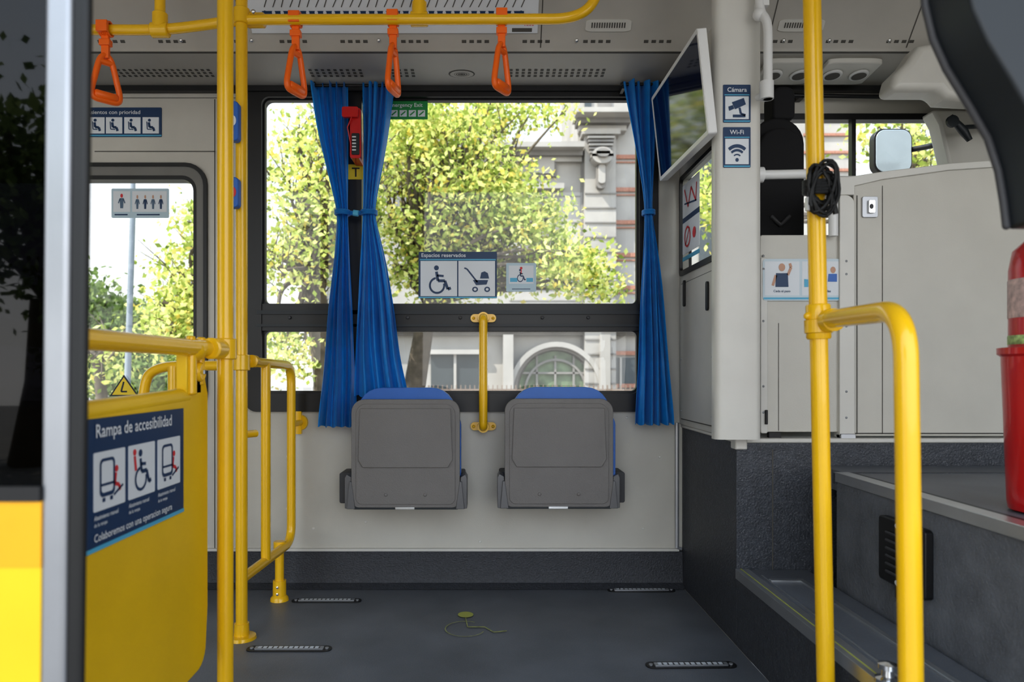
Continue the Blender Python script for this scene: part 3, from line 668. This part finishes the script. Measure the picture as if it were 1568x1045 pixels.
# fire extinguisher
b=B(); ec=(X(1618,1.5),1.5,PZ+.002)
b.lathe([(.070,0.0),(.082,.003),(.085,.02),(.095,.32),(.102,.325),(.102,.338),(.088,.340),(.086,.30)],ec,RED,36)
b.lathe([(.07,.02),(.082,.03),(.082,.50),(.075,.54),(.05,.565),(.025,.575),(.02,.60)],ec,RED,36)
b.lathe([(.0827,.345),(.0832,.348),(.0832,.362),(.0827,.364)],ec,mat('label_green_white',(.35,.5,.2),.5,var=.6,scale=80),36); b.lathe([(.0827,.40),(.0832,.402),(.0832,.478),(.0827,.48)],ec,mat('label_pale',(.60,.45,.42),.5,var=.35,scale=60),36)
b.lathe([(.025,.59),(.025,.62),(.015,.65),(.01,.66)],ec,BLK,20)
b.tube(fil([(ec[0],ec[1],ec[2]+.63),(ec[0]+.09,ec[1]-.02,ec[2]+.64),(ec[0]+.095,ec[1]-.02,ec[2]+.55),(ec[0]+.095,ec[1]-.02,ec[2]+.36)],.04),.010,RUB,12)
b.box(ec[0]-.02,ec[0]+.09,ec[1]-.012,ec[1]+.012,ec[2]+.655,ec[2]+.67,RED)
b.done('fire_extinguisher')

# ============================================================ FLOOR DETAILS
def anchor(u,v,w,rot):
    d=CZ*F/(v-V0); x=X(u,d); L=w*d/F
    c,s=math.cos(rot),math.sin(rot)
    mm=lambda a,e,h: Vector((x+a*c-e*s,d+a*s+e*c,h))
    b=B(); b.prism(mm,rr(-L/2-.02,L/2+.02,-.024,.024,.022),-.0,.003,BLK); b.prism(mm,rr(-L/2+.005,L/2-.005,-.011,.011,.003),.003,.006,GREYL)
    for i in range(12): a=-L/2+.015+(L-.03)*i/12; b.rect(mm,a,a+(L-.03)/12*.68,-.009,.009,.0065,SWHITE); b.rect(mm,a+(L-.03)/12*.75,a+(L-.03)/12*.95,-.006,.006,.0065,DGREY)
    for a in (-L/2-.005,L/2+.005): b.lathe([(.006,.003),(.006,.006)],mm(a,0,0),GREYL,10)
    b.done('floor_anchor_track')
anchor(500,921,90,0); anchor(982,905,88,0); anchor(443,995,110,0); anchor(1058,1020,118,.02)
mf=lambda u,v,h: Vector((X(u,CZ*F/(v-V0)),CZ*F/(v-V0),h))
b=B(); b.ell(mf,713,943,12,4.5,.003,FLYEL,20); b.line(mf,[(713,948),(716,962),(742,962),(756,970),(776,968)],1.5,.003,FLFAINT); b.ring(mf,712,965,31,12,.95,.003,FLFAINT,24,math.radians(20),math.radians(300)); b.done('floor_wheelchair_symbol')

# ============================================================ DOOR LEAF (near left)
y=.80
b=B()
def bar(u0a,u1a,u0b,u1b,v0,v1,ya,yb,mt):
    q=lambda a,c,h: Vector((X(a,y),ya if h<0 else yb,Z(c,y)))
    b.prism(q,[(u0a,v0),(u1a,v0),(u1b,v1),(u0b,v1)],-1,1,mt)
bar(80,124,53,92,-1500,1750,y,y+.016,ALUD); bar(120,152,88,114,-1500,1750,y+.003,y+.015,RUB)
b.done('door_post',bevel=.006,segs=4)
def ue(v): return 80-27*(v+1500)/3250+2.5      # leaf edge meets the slanted post
ORB=mat('orange_yellow_band',(.85,.42,.01),.4)
b=B()
bar(-640,ue(-1150),-640,ue(758),-1150,758,y+.003,y+.010,TINT)
bar(-640,ue(745),-640,ue(768),745,768,y-.004,y+.012,BLK)
bar(-640,ue(768),-640,ue(870),768,870,y-.001,y+.012,ORB)
bar(-640,ue(870),-640,ue(1740),870,1740,y+.0,y+.012,YELP)
b.box(X(-655,y),X(-640,y),y-.02,y+.02,0,2.08,BLK); b.box(X(-655,y),X(70,y),y-.01,y+.02,2.07,2.12,BLK); b.done('door_1')

# ============================================================ EXTERIOR
GZ=-.38
PAV=mat('pavement',(0.26,0.24,0.22),.8,var=.15,scale=2)
b=B(); b.box(-40,40,-25,60,GZ-.1,GZ,PAV); b.done('street_ground')
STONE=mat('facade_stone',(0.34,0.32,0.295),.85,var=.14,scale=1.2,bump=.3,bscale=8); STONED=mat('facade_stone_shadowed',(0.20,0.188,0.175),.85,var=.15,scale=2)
BRICK=mat('facade_brick',(0.34,0.17,0.12),.9,var=.25,scale=30); DWIN=mat('facade_window',(0.05,0.06,0.065),.2)
FENCE=mat('rusty_fence',(0.20,0.15,0.12),.8); GWIN=mat('facade_green_glass',(0.10,0.14,0.08),.3,var=.5,scale=3)
b=B(); q=mw(18.0)
b.prism(q,[(560,640),(1309,640),(1309,-500),(885,-500),(885,236),(560,236)],-4,0,STONE)
def fb(u0,u1,v0,v1,h0,h1,mt): b.prism(q,[(u0,v0),(u1,v0),(u1,v1),(u0,v1)],h0,h1,mt)
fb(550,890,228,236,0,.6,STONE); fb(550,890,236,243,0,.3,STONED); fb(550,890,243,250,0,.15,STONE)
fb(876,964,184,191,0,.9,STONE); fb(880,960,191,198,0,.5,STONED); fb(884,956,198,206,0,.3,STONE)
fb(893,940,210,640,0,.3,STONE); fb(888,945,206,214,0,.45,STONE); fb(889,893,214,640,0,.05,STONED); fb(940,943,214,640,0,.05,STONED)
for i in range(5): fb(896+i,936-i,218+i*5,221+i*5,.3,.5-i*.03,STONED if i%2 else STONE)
b.prism(q,rr(900,932,262,238,14),.3,.7,STONE); b.prism(q,rr(906,926,254,242,8),.7,.8,STONED); b.prism(q,rr(909,923,296,258,6),.3,.5,STONED); b.prism(q,rr(911,921,290,262,4),.5,.6,STONE)
for k in range(9):
    v=238+k*50; fb(940,980,v,v+6,0,.06,BRICK); fb(940,980,v+10,v+12,0,.04,BRICK)
for k in range(20):
    v=-200+k*27
    fb(1230,1309,v,v+4,0,.06,BRICK)
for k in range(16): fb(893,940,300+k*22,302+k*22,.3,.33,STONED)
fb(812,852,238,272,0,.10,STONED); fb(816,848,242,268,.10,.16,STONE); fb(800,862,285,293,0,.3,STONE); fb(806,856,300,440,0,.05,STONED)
for u in (640,720): fb(u,u+34,290,430,-.0,.05,DWIN); fb(u-4,u+38,284,290,0,.2,STONE)
for u in (1070,1150): fb(u,u+40,60,400,0,.05,DWIN); fb(u-5,u+45,52,60,0,.2,STONE)
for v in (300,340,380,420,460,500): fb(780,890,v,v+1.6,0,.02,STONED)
fb(895,905,150,182,0,.05,DWIN); fb(915,935,140,176,0,.05,STONED)
fb(560,980,498,508,0,.35,STONE); fb(560,980,508,514,0,.15,STONED); fb(660,735,543,598,0,.05,DWIN); fb(655,740,536,543,0,.2,STONE); fb(695,699,543,598,.05,.1,STONE)
fb(930,973,548,600,0,.05,DWIN); fb(948,951,548,600,.05,.1,STONE)
b.prism(q,[(850+56*math.cos(t),600-62*math.sin(t)) for t in np.linspace(0,math.pi,25)],0,.06,GWIN)
for (ra,k,h,mt_) in ((72,.9,.35,STONE),(65,.93,.2,STONED),(48,.93,.16,STONED)):
    pts=[(850+ra*math.cos(t),600-ra*1.05*math.sin(t)) for t in np.linspace(0,math.pi,25)]+[(850+ra*k*math.cos(t),600-ra*k*1.05*math.sin(t)) for t in np.linspace(math.pi,0,25)]
    b.prism(q,pts,0,h,mt_)
for u in (820,848,876): fb(u,u+3,545,600,.06,.14,STONED)
fb(800,900,570,573,.06,.14,STONED)
fb(770,785,514,640,0,.45,STONE); fb(915,930,514,640,0,.45,STONE)
b.done('stone_building')
b=B(); q=mw(26.0); DST=mat('distant_grey_facade',(0.20,0.20,0.19),.9,var=.2,scale=.6)
b.prism(q,[(500,610),(770,610),(770,190),(740,170),(600,170),(560,230),(500,260)],-4,0,DST)
for u in range(515,760,36):
    for v in range(270,560,60): b.prism(q,[(u,v),(u+18,v),(u+18,v+38),(u,v+38)],0,.1,DWIN)
b.done('distant_building')
b=B(); q=mw(15.0)
for i in range(60): b.prism(q,[(600+i*7,590),(601.5+i*7,590),(601.5+i*7,650),(600+i*7,650)],0,.05,FENCE)
b.prism(q,[(600,596),(1020,596),(1020,600),(600,600)],0,.06,FENCE); b.done('iron_fence')
LAMP=mat('lamp_post_grey',(0.22,0.25,0.28),.5)
b=B(); b.tube([Vector((X(190,7.5),7.5,GZ)),P(203,335,7.5),P(204,240,7.5)],[.035,.028,.022],LAMP,10); b.lathe([(.08,0),(.08,.3),(.05,.35)],(X(190,7.5),7.5,GZ),LAMP,14); b.tube([P(204,242,7.5),P(240,225,7.5)],.025,LAMP,8); b.done('street_lamp')
BARK=mat('tree_bark',(0.10,0.08,0.06),.9,var=.3,scale=10)
LEAF=leafmat('autumn_leaves',[(.15,.21,.05),(.36,.44,.10),(.58,.66,.20),(.76,.81,.32),(.86,.85,.36),(.80,.62,.14)])
LEAFG=leafmat('green_leaves',[(.10,.15,.05),(.20,.28,.09),(.36,.44,.17)])
def tree(base,fork,ells,size,lm,trunk=.16,sp=.24,twig=.6):
    e=empty('tree'); b=B()
    base=Vector(base); fork=Vector(fork)
    b.tube([base,base.lerp(fork,.5)+Vector((.08,0,0)),fork],[trunk*1.2,trunk,trunk*.8],BARK,10)
    V=[]
    for (u,v,ru,rv,d,dd,nc,nl) in ells:
        for _ in range(nc):
            while True:
                a,c_,e_=np.random.uniform(-1,1,3)
                if a*a+c_*c_+e_*e_<1: break
            dep=d+e_*dd; c=P(u+a*ru,v+c_*rv,dep)
            if random.random()<twig:
                mid=fork.lerp(c,.5)+Vector((random.uniform(-.3,.3),random.uniform(-.2,.2),random.uniform(-.1,.4)))
                ps=fil([fork,fork.lerp(mid,.5)+Vector((0,0,.1)),mid,mid.lerp(c,.6)+Vector((random.uniform(-.12,.12),0,random.uniform(-.1,.15))),c],.3,3)
                b.tube(ps,[.045*(1-i/len(ps))+.005 for i in range(len(ps))],BARK,5)
                for __ in range(3):
                    o=mid.lerp(c,random.random()); b.tube([o,o+Vector((random.uniform(-.4,.4),random.uniform(-.3,.3),random.uniform(.1,.5)))],[.010,.003],BARK,4)
            n=nl; pts=np.random.normal(0,1,(n,3))*np.array([sp,sp,sp*.85])+np.array(c)
            A=np.random.normal(0,1,(n,3)); A/=np.linalg.norm(A,axis=1)[:,None]
            C=np.cross(A,np.random.normal(0,1,(n,3))); C/=np.linalg.norm(C,axis=1)[:,None]
            sz=size*np.random.uniform(.6,1.2,(n,1))
            V.append(np.stack([pts-A*sz*.6,pts+C*sz*.35,pts+A*sz*.6,pts-C*sz*.35],1))
    V=np.concatenate(V).reshape(-1,3); n=len(V)//4
    me=bpy.data.meshes.new('foliage'); me.from_pydata(V.tolist(),[],np.arange(n*4).reshape(-1,4).tolist()); me.materials.append(lm)
    o=bpy.data.objects.new('foliage',me); bpy.context.scene.collection.objects.link(o); o.parent=e
    b.done('trunk',parent=e,recalc=False)
g=lambda u,d: (X(u,d),d,GZ)
tree(g(600,10.5),P(655,470,10.3),[(680,290,100,105,10.2,1.2,58,90),(720,175,100,30,10.2,1.0,24,75),(835,168,45,14,10.2,.5,8,45),(810,345,55,42,10,.8,22,90),(868,400,52,34,9.8,.7,20,85),(918,435,24,15,9.8,.5,8,70),(640,200,60,50,10.2,1,24,85),(690,415,100,35,10.2,1,30,85),(765,280,48,50,10,1,18,80)],.080,LEAF,sp=.18)
tree(g(500,9.2),P(480,430,9.0),[(450,270,55,80,9,1,18,60),(445,400,50,50,9,1,20,70),(500,200,50,50,9,1,14,60),(500,350,45,80,9,1,20,70),(430,540,40,40,9,1,14,70),(570,300,50,120,10,1,22,75)],.075,LEAF,sp=.18)
tree(g(330,9.5),P(310,520,9.5),[(285,450,32,80,9.4,.8,28,80),(265,500,25,40,9.4,.8,12,75),(320,350,40,40,9.4,.8,14,70)],.080,LEAF,sp=.18)
tree(g(110,14),P(120,560,14),[(160,490,45,45,14,1.5,26,90),(100,470,70,60,14,1.5,30,90),(215,530,50,50,14.5,1.5,30,90),(190,570,120,35,13,1,36,90)],.12,LEAFG)
tree(g(1400,9),P(1400,350,9),[(1410,225,45,40,9,.8,18,50),(1335,200,14,20,9,.8,4,45),(1110,300,40,80,9.5,.8,22,70)],.080,LEAF,sp=.18)
tree(g(150,9.5),P(150,560,9.5),[(150,560,30,30,9.5,.6,7,50)],.085,LEAF,trunk=.08)
tree((-6,-8,GZ),Vector((-5.8,-8,1.8)),[(1585,900,260,200,-8,1.5,60,70)],.16,LEAFG,trunk=.22,sp=.4)
tree((-9.5,-9,GZ),Vector((-9.4,-9,1.8)),[(1930,900,240,200,-9,1.5,45,70)],.16,LEAFG,trunk=.22,sp=.4)

# ============================================================ LIGHT
w=bpy.data.worlds.new('sky'); bpy.context.scene.world=w; w.use_nodes=True; nt=w.node_tree; nt.nodes.clear()
o=nt.nodes.new('ShaderNodeOutputWorld'); bg=nt.nodes.new('ShaderNodeBackground'); tc=nt.nodes.new('ShaderNodeTexCoord'); sp=nt.nodes.new('ShaderNodeSeparateXYZ')
nt.links.new(tc.outputs['Generated'],sp.inputs[0])
r=nt.nodes.new('ShaderNodeValToRGB'); r.color_ramp.elements[0].position=0.0; r.color_ramp.elements[0].color=(1,.99,.97,1); r.color_ramp.elements[1].position=.8; r.color_ramp.elements[1].color=(.55,.74,1,1)
nt.links.new(sp.outputs['Z'],r.inputs[0]); nt.links.new(r.outputs[0],bg.inputs[0])
mr=nt.nodes.new('ShaderNodeMapRange'); mr.inputs['From Min'].default_value=.1; mr.inputs['From Max'].default_value=-.9; mr.inputs['To Min'].default_value=1.3; mr.inputs['To Max'].default_value=2.9
nt.links.new(sp.outputs['Y'],mr.inputs[0]); nt.links.new(mr.outputs[0],bg.inputs[1]); nt.links.new(bg.outputs[0],o.inputs[0])
s=bpy.data.lights.new('sun','SUN'); s.energy=6.3; s.angle=.01; s.color=(1,.95,.86); so=bpy.data.objects.new('sun',s); bpy.context.scene.collection.objects.link(so)
so.rotation_euler=Vector((-.55,-.33,.76)).to_track_quat('Z','Y').to_euler()
# ============================================================ CAMERA
c=bpy.data.cameras.new('camera'); co=bpy.data.objects.new('camera',c); bpy.context.scene.collection.objects.link(co)
co.location=(0,0,CZ); co.rotation_euler=(math.radians(90),0,0); c.lens=36*F/1568; c.sensor_width=36
c.shift_x=(784-U0)/1568; c.shift_y=(V0-522.5)/1568; c.clip_start=.02; c.clip_end=200
c.dof.use_dof=True; c.dof.focus_distance=2.6; c.dof.aperture_fstop=3.5
bpy.context.scene.camera=co
sc=bpy.context.scene; sc.view_settings.view_transform='Standard'; sc.view_settings.exposure=0; sc.view_settings.gamma=1
try: sc.view_settings.look='Medium High Contrast'
except Exception as e: print('look',e)
